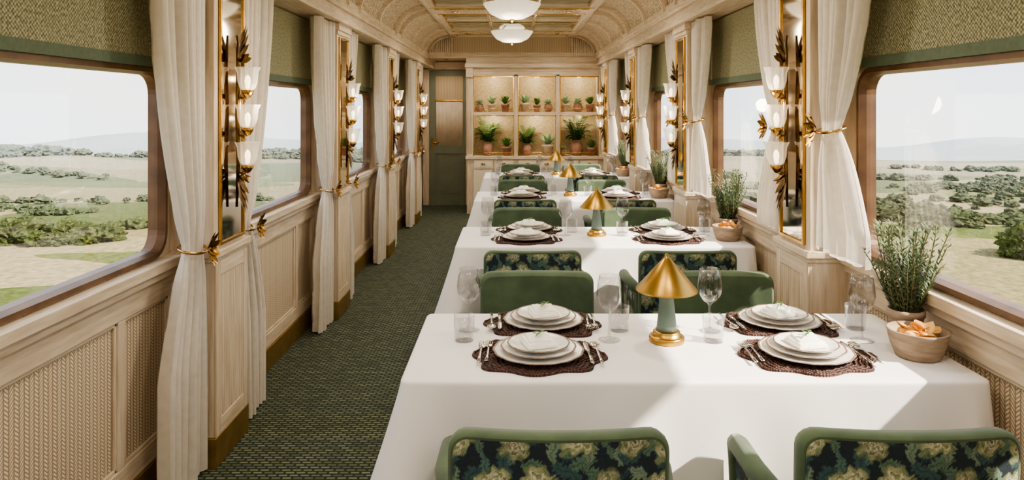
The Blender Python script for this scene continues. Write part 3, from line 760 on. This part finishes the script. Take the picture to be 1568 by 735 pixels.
def chair():
    b=MB()
    for x,y in ((-.20,-.19),(.20,-.19),(-.20,.20),(.20,.20)): b.tube([(x,y,.30),(x*1.08,y*1.08,0)],[.02,.012],12,'darkwood')
    b.rbox(-.245,.245,-.215,.235,.28,.36,.02,'velvet'); b.rbox(-.235,.235,-.19,.245,.35,.47,.04,'velvet',4)
    def bend(p):
        x,y,z=p; return (x,y+.45*x*x-(z-.3)*.04,z)
    nx=24
    def face(y,ins):
        hw=.25-ins; H0=.29+ins; H1=.825-ins; r=.045-ins*.5; rows=[]
        for i in range(nx+1):
            x=-hw+2*hw*(.5-.5*math.cos(PI*i/nx)); d=hw-abs(x); cut=0
            if d<r: cut=r-math.sqrt(max(0,r*r-(r-d)**2))
            rows.append([(x,y,H0+cut*.3+(H1-cut-H0-cut*.3)*j/10) for j in range(11)])
        return rows
    A=face(-.258,.007); A2=face(-.254,.001); mid=face(-.236,0.0); B2=face(-.214,.004); B=face(-.205,.016)
    def loop(F): 
        L=[F[i][0] for i in range(nx+1)]+[F[nx][j] for j in range(1,11)]+[F[i][10] for i in range(nx-1,-1,-1)]+[F[0][j] for j in range(9,0,-1)]
        return [bend(p) for p in L]
    b.grid([loop(A),loop(A2),loop(mid),loop(B2),loop(B)],'velvet',True,closed=True)
    b.grid([[bend(p) for p in r] for r in A],'velvet'); b.grid([[bend(p) for p in r] for r in B],'velvet')
    for s in (-1,1):
        b.tube([(s*.232,-.21,.60),(s*.258,-.15,.625),(s*.275,-.03,.63),(s*.272,.10,.625),(s*.258,.17,.60),(s*.25,.19,.55),(s*.248,.19,.45),(s*.245,.19,.33)],[.018,.024,.027,.028,.028,.027,.025,.024],14,'velvet')
        b.rbox(s*.228,s*.262,-.2,.18,.30,.60,.012,'velvet')
    GX,GZ=260,170; f=flower_fn(21)
    F=[]; hw=.25-.012; H0=.30; H1=.825-.012; r=.038
    for i in range(GX+1):
        x=-hw+2*hw*i/GX; d=hw-abs(x); cut=0
        if d<r: cut=r-math.sqrt(max(0,r*r-(r-d)**2))
        F.append([bend((x,-.2598,H0+(H1-cut-H0)*j/GZ)) for j in range(GZ+1)])
    b.grid(F,'tapestry')
    for s in (-1,1):
        b.grid([[(s*.2645,-.185+.35*i/90,.31+.27*j/66) for j in range(67)] for i in range(91)],'tapestry')
    me=b.mesh('dining_chair',False)
    col=me.color_attributes.new('Col','FLOAT_COLOR','POINT')
    co=np.zeros(len(me.vertices)*3); me.vertices.foreach_get('co',co); co=co.reshape(-1,3)
    x=np.where(np.abs(co[:,0])>.263,co[:,1]+.1,co[:,0]); C=f(x,co[:,2]); C=np.hstack([C,np.ones((len(C),1))]).astype(np.float32)
    col.data.foreach_set('color',C.ravel())
    return me
chm=chair()
def put(me,name,loc,rot=0,sc=None):
    o=bpy.data.objects.new(name,me); S.collection.objects.link(o); o.location=loc; o.rotation_euler=(0,0,rot)
    if sc: o.scale=(sc,)*3
    return o
random.seed(9)
for k,yb in enumerate(TB):
    yc=yb-TD/2
    put(tb,'dining_table',((TX0+TX1)/2,yc,0))
    for x in (.105,.895):
        put(chm,'dining_chair',(x,yb-2.78+1.845,0)); put(chm,'dining_chair',(x+.005,yb+.13,0),PI)
    put(lamp,'table_lamp',(.53,yb-.34,.75))
    put(bowl,'snack_bowl',(1.305,yb-.49,.75),k); put(ros,'potted_rosemary',(1.355,yb-.33,.75),k*1.7,1.1)
    for (x,y,r) in ((.085,yb-.49,0),(.115,yb-.155,PI),(.945,yb-.49,0),(.985,yb-.155,PI)):
        E=.75
        put(pm,'placemat',(x,y,E),r,.97); put(pl,'plate_stack',(x,y,E+.0035),r); put(nap,'folded_napkin',(x,y+.0,E+.0390),.05+random.random()*.3)
        c,s_=math.cos(r),math.sin(r)
        def loc(dx,dy): return (x+dx*c-dy*s_,y+dx*s_+dy*c,E+.0105)
        put(fk,'fork',loc(-.186,0),r-.03); put(fk,'fork',loc(-.162,.01),r-.03)
        put(kn,'table_knife',loc(.160,0),r+.03); put(sp,'spoon',loc(.190,0),r+.03)
    for x,y in ((-.155,yb-.215),(.335,yb-.325),(.71,yb-.225),(1.205,yb-.33)): put(wg,'wine_glass',(x,y,.75),0,1.04)
    for x,y in ((-.165,yb-.33),(.385,yb-.22),(.69,yb-.34),(1.245,yb-.20)): put(tg,'water_tumbler',(x,y,.75))
# ---- outside landscape
def hz(x,y):
    z=-16.5
    z+=2.2*noise.noise(Vector((x*.012,y*.015,0)))
    if y>180: z+=2.5*math.exp(-((y-215)/28)**2)*(1+.8*noise.noise(Vector((x*.015,7,0))))
    if y>240: z-=26*min(1,(y-240)/60)**1.2
    if y>330: 
        t=min(1,(y-330)/170); z+= (20+14*noise.noise(Vector((x*.006,3,0))))*t
    return z
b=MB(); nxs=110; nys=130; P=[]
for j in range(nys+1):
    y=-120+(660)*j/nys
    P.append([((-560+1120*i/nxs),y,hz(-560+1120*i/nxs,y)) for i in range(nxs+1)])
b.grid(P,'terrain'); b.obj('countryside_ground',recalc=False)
def ico(n):
    bm=bmesh.new(); bmesh.ops.create_icosphere(bm,subdivisions=n,radius=1); bm.verts.index_update()
    r=(np.array([v.co[:] for v in bm.verts]),[tuple(v.index for v in f.verts) for f in bm.faces]); bm.free(); return r
I3,I4=ico(3),ico(4)
b=MB()
def lump(x,y,z,rx,rz,seed):
    iv,iff=(I4 if rx>1.7 and y<135 else I3)
    q=[]
    for v in iv:
        n=noise.noise(Vector(v)*2.0+Vector((seed,0,0)))*.45+noise.noise(Vector(v)*5+Vector((0,seed,0)))*.35+noise.noise(Vector(v)*13+Vector((0,seed,0)))*.22
        q.append((x+v[0]*rx*(1+n),y+v[1]*rx*(1+n),z+v[2]*rz*(1+n)))
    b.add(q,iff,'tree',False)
random.seed(5)
def hedge(y,x0,x1,step,r,jit=2,sl=0,gap=.0):
    x=x0
    while x<x1:
        g=noise.noise(Vector((x*.04,y*.3,9)))
        if g>gap-.25:
            rr=r*random.uniform(.4,1.25)*(1+.8*max(0,g)); yy=y+random.uniform(-jit,jit)+7*math.sin(x*.03+y)+sl*(x-x0)
            lump(x,yy,hz(x,yy)+rr*.4,rr*1.25,rr*.8,random.random()*50)
        x+=step*random.uniform(.4,1.2)
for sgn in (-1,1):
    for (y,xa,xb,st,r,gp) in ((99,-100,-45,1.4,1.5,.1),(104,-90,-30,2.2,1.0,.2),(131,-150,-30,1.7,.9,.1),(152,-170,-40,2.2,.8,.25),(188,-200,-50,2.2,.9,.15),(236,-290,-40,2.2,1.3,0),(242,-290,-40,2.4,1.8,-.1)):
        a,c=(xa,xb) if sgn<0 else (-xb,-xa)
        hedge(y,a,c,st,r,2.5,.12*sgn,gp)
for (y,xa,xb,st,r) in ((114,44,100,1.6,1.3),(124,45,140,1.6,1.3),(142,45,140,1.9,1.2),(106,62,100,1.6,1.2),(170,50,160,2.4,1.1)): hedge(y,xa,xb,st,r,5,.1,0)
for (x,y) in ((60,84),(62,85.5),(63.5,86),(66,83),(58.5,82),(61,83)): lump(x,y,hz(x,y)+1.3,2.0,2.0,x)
b.obj('hedgerow_trees',recalc=False)
# ---- world and sun
w=bpy.data.worlds.new('sky'); S.world=w; w.use_nodes=True; nt=w.node_tree; nt.nodes.clear()
o=N(nt,'ShaderNodeOutputWorld'); bg=N(nt,'ShaderNodeBackground'); bg.inputs[1].default_value=2.6
t=N(nt,'ShaderNodeTexCoord'); s=N(nt,'ShaderNodeSeparateXYZ'); nt.links.new(t.outputs['Generated'],s.inputs[0])
r=ramp(nt,[(0,(.88,.91,.94)),(.5,(.90,.94,1.0)),(.60,(.70,.82,1.0)),(1,(.60,.74,1.0))])
m1=math_(nt,'MULTIPLY_ADD',s.outputs[2],.5,.5); nt.links.new(m1,r.inputs[0])
nz=N(nt,'ShaderNodeTexNoise'); nz.inputs['Scale'].default_value=2.6; nz.inputs['Detail'].default_value=6
mp=N(nt,'ShaderNodeMapping'); mp.inputs['Scale'].default_value=(1,1,5); nt.links.new(t.outputs['Generated'],mp.inputs[0]); nt.links.new(mp.outputs[0],nz.inputs['Vector'])
cr=ramp(nt,[(.42,(0,0,0)),(.62,(1,1,1))]); nt.links.new(nz.outputs[0],cr.inputs[0])
mx=N(nt,'ShaderNodeMix',data_type='RGBA'); nt.links.new(cr.outputs[0],mx.inputs[0]); nt.links.new(r.outputs[0],mx.inputs[6]); mx.inputs[7].default_value=(1.05,1.04,1.03,1)
nt.links.new(mx.outputs[2],bg.inputs[0]); nt.links.new(bg.outputs[0],o.inputs[0])
l=bpy.data.lights.new('sun','SUN'); l.energy=17; l.color=(1,.90,.77); l.angle=math.radians(1.5)
lo=bpy.data.objects.new('sun',l); S.collection.objects.link(lo)
az=math.radians(-24); el=math.radians(40)
dirv=Vector((-math.cos(el)*math.cos(az),-math.cos(el)*math.sin(az),-math.sin(el)))
lo.rotation_euler=dirv.to_track_quat('-Z','Y').to_euler(); lo.location=(20,-8,15)
try: S.view_settings.look='AgX - Medium High Contrast'
except Exception as e: print('look',e)
# ---- camera
cam=bpy.data.cameras.new('camera'); cam.lens=25.03; cam.sensor_width=36; cam.shift_y=-.129; cam.clip_end=2000; cam.clip_start=.05
co=bpy.data.objects.new('camera',cam); S.collection.objects.link(co); co.location=(0,0,1.55); co.rotation_euler=(PI/2,0,0); S.camera=co
